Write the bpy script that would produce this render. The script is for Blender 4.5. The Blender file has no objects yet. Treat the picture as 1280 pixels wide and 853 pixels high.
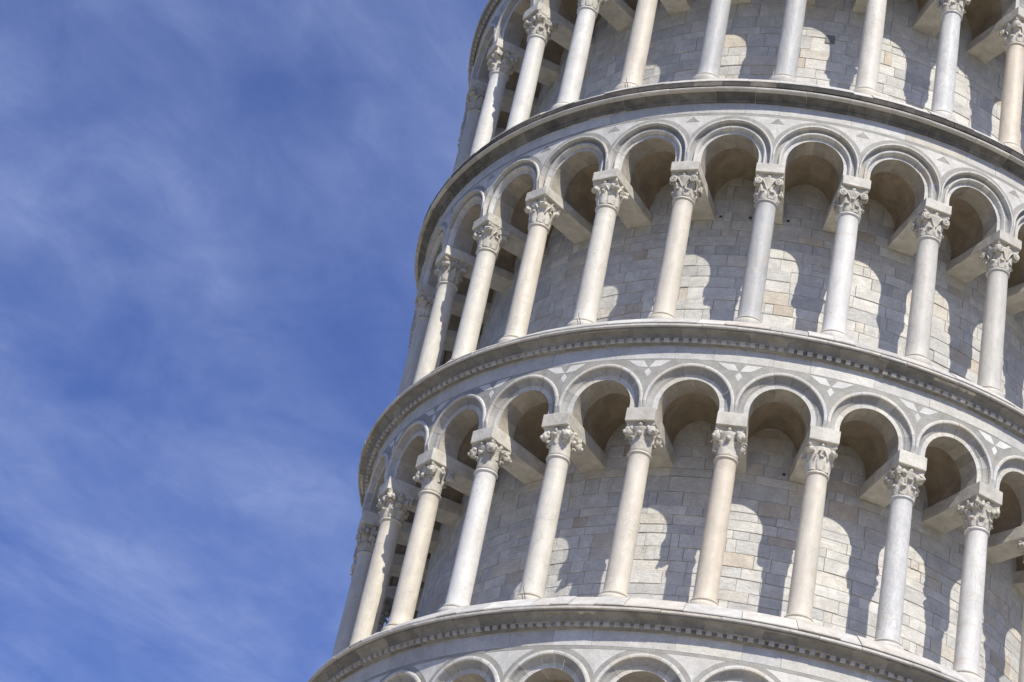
import bpy, bmesh, math, random
from math import sin, cos, pi, radians, tan
from mathutils import Vector, Matrix, noise

scene = bpy.context.scene
col = scene.collection
random.seed(11)

# ------------------------------------------------------------------ frame of the tower
LEAN = radians(4.0)                       # the tower leans towards +x
H0 = 19.30                                # height of the lower complete gallery's floor along the axis
TILT = Matrix.Rotation(LEAN, 4, 'Y')
PHASE = radians(-75.70)                   # azimuth of the first column counted from the left
STEP = radians(12.0)                      # thirty columns to a ring


def to_world(v):
    return TILT @ (Vector(v) + Vector((0, 0, H0)))


# ------------------------------------------------------------------ camera
cam = bpy.data.cameras.new('camera')
cam_ob = bpy.data.objects.new('camera', cam)
col.objects.link(cam_ob)
cam.sensor_width = 36.0
cam.lens = 36.0 * 2847.8464 / 1280.0
cam.clip_start = 0.5
cam.clip_end = 6000.0
_p, _y, _r = 0.5724, 0.1343, 0.2169
_m = Matrix.Rotation(_y, 4, 'Z') @ Matrix.Rotation(pi / 2 + _p, 4, 'X') @ Matrix.Rotation(_r, 4, 'Z')
cam_ob.matrix_world = Matrix.Translation(to_world((0, -41.6805, -17.6108))) @ TILT @ _m
scene.camera = cam_ob

# ------------------------------------------------------------------ light
SUN_AZ, SUN_EL = radians(21.5), radians(46.0)      # measured in the tower's frame from the cast shadows
sun_dir = (TILT.to_3x3() @ Vector((sin(SUN_AZ) * cos(SUN_EL), -cos(SUN_AZ) * cos(SUN_EL), sin(SUN_EL)))).normalized()
sun = bpy.data.lights.new('sun', 'SUN')
sun.energy = 4.2
sun.angle = radians(0.5)
sun.color = (1.0, 0.945, 0.82)
sun_ob = bpy.data.objects.new('sun', sun)
sun_ob.rotation_euler = sun_dir.to_track_quat('Z', 'Y').to_euler()
sun_ob.location = (20, -40, 60)
col.objects.link(sun_ob)

world = bpy.data.worlds.new('World')
scene.world = world
world.use_nodes = True
wn, wl = world.node_tree.nodes, world.node_tree.links
wn.clear()
w_out = wn.new('ShaderNodeOutputWorld')
w_bg = wn.new('ShaderNodeBackground')
w_bg.inputs['Strength'].default_value = 0.085
sky = wn.new('ShaderNodeTexSky')
sky.sky_type = 'NISHITA'
sky.sun_disc = False
sky.sun_elevation = math.asin(sun_dir.z)
sky.sun_rotation = math.atan2(sun_dir.x, sun_dir.y)
sky.altitude = 0.0
sky.air_density = 1.0
sky.dust_density = 1.6
sky.ozone_density = 2.5
# thin cirrus: noise on a flat layer high above (direction divided by its height)
w_tc = wn.new('ShaderNodeTexCoord')
w_sep = wn.new('ShaderNodeSeparateXYZ')
wl.new(w_tc.outputs['Generated'], w_sep.inputs[0])


def wmath(op, a, b=None):
    n = wn.new('ShaderNodeMath')
    n.operation = op
    for i, v in enumerate((a, b)):
        if v is None:
            continue
        if isinstance(v, (int, float)):
            n.inputs[i].default_value = v
        else:
            wl.new(v, n.inputs[i])
    return n.outputs[0]


def wnoise(vec, scale, detail, rough, dist, loc, scl, rot):
    mp = wn.new('ShaderNodeMapping')
    mp.inputs['Location'].default_value = loc
    mp.inputs['Scale'].default_value = scl
    mp.inputs['Rotation'].default_value = (0, 0, rot)
    wl.new(vec, mp.inputs['Vector'])
    n = wn.new('ShaderNodeTexNoise')
    n.inputs['Scale'].default_value = scale
    n.inputs['Detail'].default_value = detail
    n.inputs['Roughness'].default_value = rough
    n.inputs['Distortion'].default_value = dist
    wl.new(mp.outputs[0], n.inputs['Vector'])
    return n.outputs['Fac']


def wramp(fac, lo, hi):
    n = wn.new('ShaderNodeMapRange')
    n.interpolation_type = 'SMOOTHSTEP'
    n.inputs['From Min'].default_value = lo
    n.inputs['From Max'].default_value = hi
    wl.new(fac, n.inputs['Value'])
    return n.outputs[0]


w_z = wmath('MAXIMUM', w_sep.outputs['Z'], 0.05)
w_x = wmath('DIVIDE', w_sep.outputs['X'], w_z)
w_yy = wmath('DIVIDE', w_sep.outputs['Y'], w_z)
w_cmb = wn.new('ShaderNodeCombineXYZ')
wl.new(w_x, w_cmb.inputs['X'])
wl.new(w_yy, w_cmb.inputs['Y'])
lay = w_cmb.outputs[0]


def streak(ang, along, across):
    """layer coordinates turned so that x runs along the wisps (the layer is seen foreshortened)"""
    mp = wn.new('ShaderNodeMapping')
    mp.inputs['Scale'].default_value = (1.0, 0.52, 1)
    mp.inputs['Rotation'].default_value = (0, 0, -ang)
    wl.new(lay, mp.inputs['Vector'])
    m2 = wn.new('ShaderNodeMapping')
    m2.inputs['Scale'].default_value = (along, across, 1)
    wl.new(mp.outputs[0], m2.inputs['Vector'])
    return m2.outputs[0]


one = (1, 1, 1)
broad = wramp(wnoise(streak(radians(18), 0.85, 1.1), 3.0, 4.0, 0.5, 0.3, (2.3, 1.9, 0), one, 0), 0.26, 0.70)
wisp = wramp(wnoise(streak(radians(22), 0.7, 1.2), 6.5, 8.0, 0.58, 0.9, (3.1, 1.7, 0), one, 0), 0.30, 0.72)
veil = wramp(wnoise(streak(radians(-8), 0.85, 1.15), 7.5, 7.0, 0.56, 0.7, (8.6, 4.4, 0), one, 0), 0.30, 0.74)
fine = wramp(wnoise(streak(radians(15), 0.8, 1.15), 24.0, 8.0, 0.62, 0.8, (5.3, 2.2, 0), one, 0), 0.25, 0.8)
c_a = wmath('ADD', wmath('MULTIPLY', broad, wmath('ADD', wmath('MULTIPLY', wisp, 0.26), 0.08)), wmath('MULTIPLY', veil, 0.17))
c_f = wmath('ADD', wmath('MULTIPLY', c_a, wmath('ADD', wmath('MULTIPLY', fine, 0.40), 0.76)), 0.04)
tint = wn.new('ShaderNodeMixRGB')
tint.blend_type = 'MULTIPLY'
tint.inputs['Fac'].default_value = 1.0
tint.inputs['Color2'].default_value = (0.60, 0.775, 1.40, 1)
wl.new(sky.outputs['Color'], tint.inputs['Color1'])
mixc = wn.new('ShaderNodeMixRGB')
mixc.inputs['Color2'].default_value = (4.4, 5.4, 8.7, 1)
wl.new(c_f, mixc.inputs['Fac'])
wl.new(tint.outputs[0], mixc.inputs['Color1'])
wl.new(mixc.outputs[0], w_bg.inputs['Color'])
wl.new(w_bg.outputs[0], w_out.inputs[0])

vs = scene.view_settings
vs.view_transform = 'Standard'
vs.look = 'None'
vs.gamma = 1.0
vs.use_curve_mapping = False
vs.exposure = 0.22
scene.render.engine = 'CYCLES'
scene.cycles.use_denoising = True
scene.cycles.max_bounces = 8
scene.cycles.diffuse_bounces = 6


# ------------------------------------------------------------------ materials
class NT:
    """Small node-graph builder."""

    def __init__(self, name):
        self.m = bpy.data.materials.new(name)
        self.m.use_nodes = True
        self.n, self.l = self.m.node_tree.nodes, self.m.node_tree.links
        self.bsdf = self.n['Principled BSDF']

    def put(self, sock, v):
        if isinstance(v, bpy.types.NodeSocket):
            self.l.new(v, sock)
        elif isinstance(v, (tuple, list)) and len(v) == 3 and sock.type == 'RGBA':
            sock.default_value = (*v, 1)
        else:
            sock.default_value = v

    def math(self, op, a, b=0.0, c=None):
        n = self.n.new('ShaderNodeMath')
        n.operation = op
        self.put(n.inputs[0], a)
        self.put(n.inputs[1], b)
        if c is not None:
            self.put(n.inputs[2], c)
        return n.outputs[0]

    def vec(self, op, a, b):
        n = self.n.new('ShaderNodeVectorMath')
        n.operation = op
        self.put(n.inputs[0], a)
        self.put(n.inputs[1], b)
        return n.outputs[0]

    def mapping(self, v, scale=(1, 1, 1), rot=(0, 0, 0)):
        n = self.n.new('ShaderNodeMapping')
        n.inputs['Scale'].default_value = scale
        n.inputs['Rotation'].default_value = rot
        self.l.new(v, n.inputs['Vector'])
        return n.outputs[0]

    def noise(self, v, scale, detail=4.0, rough=0.55, dist=0.0):
        n = self.n.new('ShaderNodeTexNoise')
        n.inputs['Scale'].default_value = scale
        n.inputs['Detail'].default_value = detail
        n.inputs['Roughness'].default_value = rough
        n.inputs['Distortion'].default_value = dist
        self.l.new(v, n.inputs['Vector'])
        return n.outputs['Fac']

    def rng(self, v, lo, hi, a=0.0, b=1.0, smooth=True):
        n = self.n.new('ShaderNodeMapRange')
        if smooth:
            n.interpolation_type = 'SMOOTHSTEP'
        self.put(n.inputs['Value'], v)
        n.inputs['From Min'].default_value = lo
        n.inputs['From Max'].default_value = hi
        n.inputs['To Min'].default_value = a
        n.inputs['To Max'].default_value = b
        return n.outputs[0]

    def mix(self, f, a, b, mode='MIX'):
        n = self.n.new('ShaderNodeMixRGB')
        n.blend_type = mode
        self.put(n.inputs['Fac'], f)
        self.put(n.inputs['Color1'], a)
        self.put(n.inputs['Color2'], b)
        return n.outputs[0]

    def ramp(self, f, stops):
        n = self.n.new('ShaderNodeValToRGB')
        e = n.color_ramp.elements
        while len(e) < len(stops):
            e.new(0.5)
        for el, (p, c) in zip(e, stops):
            el.position = p
            el.color = (*c, 1)
        self.l.new(f, n.inputs[0])
        return n.outputs[0]

    def attr(self, name):
        n = self.n.new('ShaderNodeAttribute')
        n.attribute_name = name
        return n

    def coords(self, blocks=False):
        tc = self.n.new('ShaderNodeTexCoord')
        oi = self.n.new('ShaderNodeObjectInfo')
        self.oi = oi
        cmb = self.n.new('ShaderNodeCombineXYZ')
        for i, k in enumerate((61.0, 37.0, 83.0)):
            self.put(cmb.inputs[i], self.math('MULTIPLY', oi.outputs['Random'], k))
        v = self.vec('ADD', tc.outputs['Object'], cmb.outputs[0])
        if blocks:
            self.blk = self.attr('blk')
            off = self.vec('MULTIPLY', self.blk.outputs['Vector'], (40.0, 30.0, 50.0))
            return v, self.vec('ADD', v, off)
        return v, v

    def value(self, colr, fac):
        """multiply a colour by a grey factor"""
        g = self.n.new('ShaderNodeCombineXYZ')
        for i in range(3):
            self.put(g.inputs[i], fac)
        return self.mix(1.0, colr, g.outputs[0], 'MULTIPLY')

    def bump(self, h, strength, dist):
        n = self.n.new('ShaderNodeBump')
        n.inputs['Strength'].default_value = strength
        n.inputs['Distance'].default_value = dist
        self.put(n.inputs['Height'], h)
        self.l.new(n.outputs[0], self.bsdf.inputs['Normal'])

    def done(self, colr, rough=0.75, spec=0.25):
        self.put(self.bsdf.inputs['Base Color'], colr)
        self.put(self.bsdf.inputs['Roughness'], rough)
        self.bsdf.inputs['Specular IOR Level'].default_value = spec
        return self.m


def marble_blocks(name, stops, mott=0.22, vein=0.25, stain=0.35, stain_col=(0.17, 0.13, 0.09), bump=0.5, white_scuff=0.0, bvar=0.10):
    t = NT(name)
    v, vb = t.coords(True)
    sep = t.n.new('ShaderNodeSeparateXYZ')
    t.l.new(t.blk.outputs['Vector'], sep.inputs[0])
    c = t.ramp(sep.outputs[0], stops)
    c = t.value(c, t.rng(sep.outputs[1], 0, 1, 1 - bvar, 1 + bvar * 0.7, False))
    n1 = t.noise(vb, 3.2, 7, 0.62, 0.4)
    n2 = t.noise(vb, 22, 5, 0.6)
    lay = t.noise(t.mapping(vb, (1.0, 1.0, 5.0), (0.25, 0.15, 0)), 4.0, 8, 0.65, 1.4)
    c = t.value(c, t.rng(n1, 0.25, 0.75, 1 - mott, 1 + mott * 0.6))
    vm = t.rng(t.math('ABSOLUTE', t.math('SUBTRACT', lay, 0.5)), 0.0, 0.05, 1.0, 0.0)
    c = t.mix(t.math('MULTIPLY', vm, vein), c, (0.25, 0.26, 0.28))
    c = t.value(c, t.rng(n2, 0.3, 0.7, 0.93, 1.06))
    if white_scuff:
        sc = t.rng(t.noise(v, 5.0, 8, 0.7, 0.8), 0.58, 0.72)
        c = t.mix(t.math('MULTIPLY', sc, white_scuff), c, (0.66, 0.64, 0.60))
    st = t.rng(t.noise(t.mapping(v, (2.2, 2.2, 0.8)), 1.3, 8, 0.68, 0.7), 0.54, 0.78)
    c = t.mix(t.math('MULTIPLY', st, stain), c, stain_col)
    t.bump(t.math('ADD', t.math('MULTIPLY', t.noise(vb, 9, 8, 0.65, 0.5), 1.0), t.math('MULTIPLY', lay, 0.5)), bump, 0.03)
    return t.done(c, 0.8, 0.2)


def marble_plain(name, base, mott=0.15, vein=0.2, vein_col=(0.3, 0.31, 0.33), stain=0.2, stain_col=(0.25, 0.2, 0.14), bump=0.25, scale=3.0, obj_var=0.1):
    t = NT(name)
    v, _ = t.coords()
    n1 = t.noise(v, scale, 7, 0.62, 0.5)
    c = t.value(base, t.rng(n1, 0.25, 0.75, 1 - mott, 1 + mott * 0.6))
    c = t.value(c, t.rng(t.oi.outputs['Random'], 0, 1, 1 - obj_var, 1 + obj_var, False))
    lay = t.noise(t.mapping(v, (1, 1, 3), (0.4, 0.3, 0)), 3.0, 8, 0.65, 1.6)
    vm = t.rng(t.math('ABSOLUTE', t.math('SUBTRACT', lay, 0.5)), 0.0, 0.04, 1.0, 0.0)
    c = t.mix(t.math('MULTIPLY', vm, vein), c, vein_col)
    st = t.rng(t.noise(t.mapping(v, (2.0, 2.0, 0.9)), 2.2, 8, 0.7, 0.5), 0.52, 0.8)
    c = t.mix(t.math('MULTIPLY', st, stain), c, stain_col)
    c = t.value(c, t.rng(t.noise(v, 28, 4, 0.6), 0.3, 0.7, 0.94, 1.05))
    t.bump(t.noise(v, 14, 7, 0.65), bump, 0.02)
    return t.done(c, 0.7, 0.25)


def column_marble():
    """the shaft's own stone comes from the object's colour; alpha sets how veined it is"""
    t = NT('column_marble')
    v, _ = t.coords()
    base = t.oi.outputs['Color']
    n1 = t.noise(t.mapping(v, (1, 1, 0.45)), 4.0, 7, 0.62, 0.6)
    c = t.value(base, t.rng(n1, 0.25, 0.75, 0.86, 1.08))
    lay = t.noise(t.mapping(v, (1.2, 1.2, 0.35), (0.35, 0.5, 0)), 7.0, 7, 0.6, 1.6)
    vm = t.rng(t.math('ABSOLUTE', t.math('SUBTRACT', lay, 0.5)), 0.0, 0.06, 1.0, 0.0)
    c = t.mix(t.math('MULTIPLY', vm, t.math('MULTIPLY', t.oi.outputs['Alpha'], 0.55)), c, (0.33, 0.35, 0.39))
    band = t.rng(t.noise(t.mapping(v, (0.5, 0.5, 3.0)), 3.0, 5, 0.6, 0.8), 0.5, 0.75)
    c = t.mix(t.math('MULTIPLY', band, 0.30), c, (0.50, 0.39, 0.28))
    crack = t.rng(t.math('ABSOLUTE', t.math('SUBTRACT', t.noise(t.mapping(v, (0.8, 0.8, 0.6), (0.5, 0.2, 0)), 1.6, 6, 0.55, 0.8), 0.5)), 0.0, 0.006, 1.0, 0.0)
    c = t.mix(t.math('MULTIPLY', crack, 0.3), c, (0.22, 0.19, 0.16))
    st = t.rng(t.noise(t.mapping(v, (3.0, 3.0, 0.5)), 2.0, 8, 0.7, 0.3), 0.57, 0.8)
    c = t.mix(t.math('MULTIPLY', st, 0.4), c, (0.34, 0.29, 0.22))
    pit = t.rng(t.noise(v, 26, 3, 0.5), 0.70, 0.76)
    c = t.mix(t.math('MULTIPLY', pit, 0.35), c, (0.2, 0.17, 0.14))
    t.bump(t.math('ADD', t.noise(v, 20, 6, 0.6), t.math('MULTIPLY', t.noise(v, 3.5, 4, 0.5), 1.2)), 0.22, 0.02)
    return t.done(c, 0.55, 0.3)


WHITE_STOPS = [(0.0, (0.54, 0.525, 0.49)), (0.35, (0.63, 0.61, 0.56)), (0.6, (0.58, 0.575, 0.56)), (0.85, (0.65, 0.62, 0.55)), (1.0, (0.56, 0.51, 0.43))]
WALL_STOPS = [(0.0, (0.56, 0.55, 0.53)), (0.2, (0.62, 0.605, 0.57)), (0.5, (0.67, 0.65, 0.60)), (0.78, (0.70, 0.68, 0.63)), (0.94, (0.66, 0.61, 0.53)), (1.0, (0.58, 0.50, 0.40))]
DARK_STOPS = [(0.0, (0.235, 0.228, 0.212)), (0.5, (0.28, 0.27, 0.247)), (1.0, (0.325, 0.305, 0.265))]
SILL_STOPS = [(0.0, (0.50, 0.48, 0.44)), (0.5, (0.62, 0.60, 0.56)), (1.0, (0.58, 0.53, 0.46))]
M = {
    'wall': marble_blocks('drum_ashlar', WALL_STOPS, 0.19, 0.26, 0.34, (0.42, 0.37, 0.30), 0.65, 0.5, 0.09),
    'frieze': marble_blocks('frieze_marble', WHITE_STOPS, 0.15, 0.22, 0.22, (0.30, 0.27, 0.22), 0.3, 0.2),
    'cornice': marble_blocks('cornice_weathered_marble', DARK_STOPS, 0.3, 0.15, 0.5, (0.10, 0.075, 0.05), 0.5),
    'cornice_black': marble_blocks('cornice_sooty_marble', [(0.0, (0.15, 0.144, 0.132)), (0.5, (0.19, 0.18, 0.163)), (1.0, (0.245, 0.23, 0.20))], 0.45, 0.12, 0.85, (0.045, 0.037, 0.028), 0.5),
    'sill': marble_blocks('sill_marble', SILL_STOPS, 0.2, 0.15, 0.3, (0.24, 0.19, 0.14), 0.45, 0.3),
    'joint': marble_plain('joint_mortar', (0.46, 0.43, 0.375), 0.5, 0.0, stain=0.6, stain_col=(0.05, 0.045, 0.04)),
    'voussoir': marble_blocks('voussoir_marble', WHITE_STOPS, 0.13, 0.2, 0.3, (0.24, 0.22, 0.19), 0.25, 0.2),
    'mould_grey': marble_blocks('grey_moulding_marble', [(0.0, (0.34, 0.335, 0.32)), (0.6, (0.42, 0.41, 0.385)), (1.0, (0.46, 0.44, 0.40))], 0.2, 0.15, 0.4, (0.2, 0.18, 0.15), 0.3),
    'soot': marble_blocks('black_crust_marble', [(0.0, (0.055, 0.05, 0.045)), (0.55, (0.10, 0.09, 0.078)), (0.85, (0.17, 0.15, 0.125)), (1.0, (0.30, 0.27, 0.22))], 0.5, 0.1, 0.6, (0.025, 0.02, 0.017), 0.6, bvar=0.12),
    'soffit': marble_blocks('soffit_shade_marble', [(0.0, (0.36, 0.33, 0.28)), (0.5, (0.43, 0.395, 0.335)), (1.0, (0.47, 0.42, 0.34))], 0.2, 0.1, 0.35, (0.2, 0.16, 0.11), 0.4),  # base darker than the voussoirs: underside shade put into the colour
    'dentil': marble_plain('dentil_marble', (0.52, 0.495, 0.45), 0.25, 0.05, stain=0.35, stain_col=(0.14, 0.11, 0.08), scale=6.0),
    'white': marble_plain('arch_marble', (0.615, 0.598, 0.555), 0.2, 0.3, (0.38, 0.38, 0.38), 0.32, (0.36, 0.31, 0.24), 0.25, 3.0, 0.03),
    'grey': marble_plain('grey_inlay_marble', (0.345, 0.335, 0.305), 0.22, 0.18, (0.5, 0.5, 0.48), 0.3, (0.22, 0.2, 0.17), 0.25, 4.0, 0.02),
    'inlay': marble_plain('white_inlay_marble', (0.65, 0.645, 0.61), 0.16, 0.2, (0.5, 0.52, 0.56), 0.08),
    'impost': marble_plain('impost_marble', (0.58, 0.55, 0.485), 0.24, 0.15, (0.35, 0.32, 0.28), 0.4, (0.34, 0.26, 0.18), 0.6, 3.0, 0.1),
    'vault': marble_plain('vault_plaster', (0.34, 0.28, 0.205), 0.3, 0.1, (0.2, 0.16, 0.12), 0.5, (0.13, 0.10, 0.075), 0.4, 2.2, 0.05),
    'capital': marble_plain('capital_marble', (0.58, 0.545, 0.475), 0.24, 0.05, (0.4, 0.4, 0.4), 0.4, (0.24, 0.19, 0.14), 0.5, 8.0, 0.15),
    'column': column_marble(),
}
t = NT('rusty_iron')
M['iron'] = t.done((0.06, 0.045, 0.035), 0.7, 0.3)
t = NT('dry_straw')
M['straw'] = t.done((0.42, 0.36, 0.25), 0.8, 0.2)
M['grey_patch'] = marble_plain('grey_patch_marble', (0.20, 0.20, 0.205), 0.2, 0.1)
t = NT('painted_hole_shade')
M['hole'] = t.done((0.09, 0.08, 0.07), 0.9, 0.1)  # for solid plates: the dark inside of a hole put into the colour
t = NT('lawn_grass')
v, _ = t.coords()
M['grass'] = t.done(t.ramp(t.noise(v, 0.6, 10, 0.7), [(0.3, (0.06, 0.07, 0.03)), (0.7, (0.11, 0.11, 0.05))]), 0.9, 0.1)
t = NT('piazza_stone')
v, _ = t.coords()
br = t.n.new('ShaderNodeTexBrick')
br.inputs['Scale'].default_value = 1.0
br.inputs['Brick Width'].default_value = 1.1
br.inputs['Row Height'].default_value = 0.6
br.inputs['Mortar Size'].default_value = 0.012
br.inputs['Color1'].default_value = (0.46, 0.41, 0.325, 1)
br.inputs['Color2'].default_value = (0.41, 0.365, 0.285, 1)
br.inputs['Mortar'].default_value = (0.14, 0.13, 0.11, 1)
t.l.new(v, br.inputs['Vector'])
M['paving'] = t.done(t.value(br.outputs['Color'], t.rng(t.noise(v, 1.4, 8, 0.6), 0.3, 0.7, 0.85, 1.1)), 0.8, 0.2)


# ------------------------------------------------------------------ mesh helpers
def cyl(a, r, z):
    return (r * sin(a), -r * cos(a), z)


class MB:
    def __init__(self):
        self.v, self.f, self.mi, self.blk, self.sm = [], [], [], [], []

    def vert(self, p):
        self.v.append(tuple(p))
        return len(self.v) - 1

    def face(self, idx, mi=0, blk=(0.5, 0.5, 0.5), sm=False):
        self.f.append(tuple(idx))
        self.mi.append(mi)
        self.blk.append(blk)
        self.sm.append(sm)

    def grid(self, rows, mi=0, blk=(0.5, 0.5, 0.5), sm=False, flip=False, wrap=False):
        """rows: equally long lists of points; quads between neighbours"""
        ids = [[self.vert(p) for p in r] for r in rows]
        n = len(rows[0])
        for i in range(len(rows) - 1):
            for j in range(n if wrap else n - 1):
                k = (j + 1) % n
                q = (ids[i][j], ids[i][k], ids[i + 1][k], ids[i + 1][j])
                self.face(q[::-1] if flip else q, mi, blk, sm)
        return ids

    def box8(self, p, mi=0, blk=(0.5, 0.5, 0.5)):
        """p: 8 points, bottom ring 0-3 counter-clockwise, top ring 4-7"""
        i = [self.vert(q) for q in p]
        for q in ((3, 2, 1, 0), (4, 5, 6, 7), (0, 1, 5, 4), (1, 2, 6, 5), (2, 3, 7, 6), (3, 0, 4, 7)):
            self.face([i[k] for k in q], mi, blk)

    def build(self, name, mats, parent=None, recalc=True, bevel=None):
        me = bpy.data.meshes.new(name)
        me.from_pydata(self.v, [], self.f)
        if not isinstance(mats, (list, tuple)):
            mats = [mats]
        for m in mats:
            me.materials.append(m)
        me.polygons.foreach_set('material_index', self.mi)
        me.polygons.foreach_set('use_smooth', self.sm)
        at = me.attributes.new('blk', 'FLOAT_VECTOR', 'FACE')
        at.data.foreach_set('vector', [c for b in self.blk for c in b])
        if recalc or bevel:
            bm = bmesh.new()
            bm.from_mesh(me)
            bmesh.ops.remove_doubles(bm, verts=bm.verts, dist=1e-5)
            if recalc:
                bmesh.ops.recalc_face_normals(bm, faces=bm.faces)
            if bevel:
                bmesh.ops.bevel(bm, geom=[e for e in bm.edges if e.is_manifold and e.calc_face_angle(0) > 0.6], offset=bevel, segments=2, affect='EDGES', profile=0.6)
            bm.to_mesh(me)
            bm.free()
        me.update()
        return link(name, me, parent)


def link(name, me, parent=None):
    o = bpy.data.objects.new(name, me)
    col.objects.link(o)
    if parent is not None:
        o.parent = parent
    return o


def rb():
    return (random.random(), random.random(), random.random())


def lathe(mb, prof, n=32, mi=0, sm=True, centre=(0, 0)):
    rows = [[(centre[0] + r * cos(2 * pi * j / n), centre[1] + r * sin(2 * pi * j / n), z) for j in range(n)] for r, z in prof]
    mb.grid(rows, mi, sm=sm, wrap=True)
    mb.face([mb.vert(p) for p in rows[0]][::-1], mi)
    mb.face([mb.vert(p) for p in rows[-1]], mi)


def tube(mb, path, rad, n=7, mi=0, sm=True, caps=True):
    path = [Vector(p) for p in path]
    if not isinstance(rad, (list, tuple)):
        rad = [rad] * len(path)
    rows = []
    up = Vector((0.13, 0.21, 0.97))
    for i, p in enumerate(path):
        d = (path[min(i + 1, len(path) - 1)] - path[max(i - 1, 0)])
        if d.length < 1e-9:
            d = Vector((0, 0, 1))
        d.normalize()
        x = d.cross(up)
        if x.length < 1e-3:
            x = d.cross(Vector((1, 0, 0)))
        x.normalize()
        y = d.cross(x).normalized()
        rows.append([p + (x * cos(2 * pi * j / n) + y * sin(2 * pi * j / n)) * rad[i] for j in range(n)])
    mb.grid(rows, mi, sm=sm, wrap=True)
    if caps:
        mb.face([mb.vert(p) for p in rows[0]][::-1], mi)
        mb.face([mb.vert(p) for p in rows[-1]], mi)


def blob(mb, c, rad, rot=None, seg=10, rings=7, rough=0.0, seed=0.0, mi=0):
    rows = []
    for i in range(rings + 1):
        th = pi * i / rings
        row = []
        for j in range(seg):
            ph = 2 * pi * j / seg
            d = Vector((sin(th) * cos(ph), sin(th) * sin(ph), cos(th)))
            k = 1 + rough * noise.noise(d * 2.1 + Vector((seed, seed * 1.7, 0)))
            p = Vector((d.x * rad[0], d.y * rad[1], d.z * rad[2])) * k
            if rot is not None:
                p = rot @ p
            row.append(Vector(c) + p)
        rows.append(row)
    mb.grid(rows, mi, sm=True, wrap=True)


def ring_blocks(mb, prof, lens, gap, jr=0.004, jz=0.003, a0=-pi, a1=pi, mi=0, sub=radians(1.6), sm=False):
    """a course of curved blocks: an open profile (r, z) swept block by block with thin open joints"""
    a = a0
    while a < a1 - 1e-4:
        da = random.uniform(*lens)
        b = min(a + da, a1)
        if a1 - b < lens[0] * 0.5:
            b = a1
        dr, dz = random.uniform(-jr, jr), random.uniform(-jz, jz)
        blk = rb()
        n = max(1, int((b - a) / sub))
        g = gap * 0.5
        angs = [a + g + (b - a - 2 * g) * i / n for i in range(n + 1)]
        mb.grid([[cyl(t_, r + dr, z + dz) for t_ in angs] for r, z in prof], mi, blk, sm)
        for t_, fl in ((angs[0], False), (angs[-1], True)):      # returns into the joint
            mb.grid([[cyl(t_, r + dr, z + dz), cyl(t_, r + dr - 0.03, z + dz)] for r, z in prof], mi, blk, flip=fl)
        a = b


def ring_solid(mb, prof, a0=-pi, a1=pi, n=180, mi=0, sm=False):
    angs = [a0 + (a1 - a0) * i / n for i in range(n + 1)]
    mb.grid([[cyl(t_, r, z) for t_ in angs] for r, z in prof], mi, sm=sm)


# ------------------------------------------------------------------ ground
def disc_sheet(name, r0, r1, z, mat):
    mb = MB()
    n = 96
    rows = [[(r * cos(2 * pi * j / n), r * sin(2 * pi * j / n), z) for j in range(n)] for r in ((r0, r1) if r0 else (0.01, r1))]
    mb.grid(rows, 0, wrap=True)
    o = mb.build(name, mat, None, recalc=False)
    for p in o.data.polygons:
        if p.normal.z < 0:
            p.flip()
    o['kind'] = 'structure'
    return o


disc_sheet('ground', 0, 3000, 0.0, M['grass'])
disc_sheet('pavement', 0, 60, 0.004, M['paving'])

# ------------------------------------------------------------------ the tower
tower = bpy.data.objects.new('leaning_tower', None)
col.objects.link(tower)
tower.rotation_euler = (0, LEAN, 0)
tower['label'] = 'round white marble tower leaning right, ringed by stacked galleries of columns and arches'
tower['category'] = 'tower'

R_DRUM, R_COL, R_FACE = 6.25, 7.50, 7.80
RA = 7.75                                            # radius on which arch widths are measured
HALF = RA * STEP / 2
K0, K1 = -4, 12                                      # columns built, counted from the left

H = [0.0, 5.7483, 11.4870]
STOREYS = [
    # z = datum of the measurement; heights above it
    dict(z=-5.75, fl=-0.17, neck=2.80, ib=3.34, it=3.62, apex=4.30, inlay=4.655, ftop=4.95, lip=5.21, kind='plain', r_lip=8.14, cols=False),
    dict(z=H[0], fl=-0.18, neck=2.80, ib=3.35, it=3.615, apex=4.30, inlay=4.655, ftop=4.95, lip=5.20, kind='lozenge', r_lip=8.12, cols=True),
    dict(z=H[1], fl=-0.22, neck=2.69, ib=3.24, it=3.45, apex=4.205, inlay=4.625, ftop=4.87, lip=5.19, kind='triangle', r_lip=8.06, cols=True),
    dict(z=H[2], fl=-0.255, neck=2.63, ib=3.19, it=3.42, apex=4.17, inlay=4.56, ftop=4.83, lip=5.13, kind='lozenge', r_lip=7.99, cols=True),
]
for _a, _b in zip(STOREYS[:-1], STOREYS[1:]):
    _a['top'] = _b['z'] - _a['z'] + _b['fl']      # the next gallery's floor
STOREYS[-1]['top'] = 5.72 - 0.22
RHO = 0.550                                          # radius of the arch opening


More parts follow.
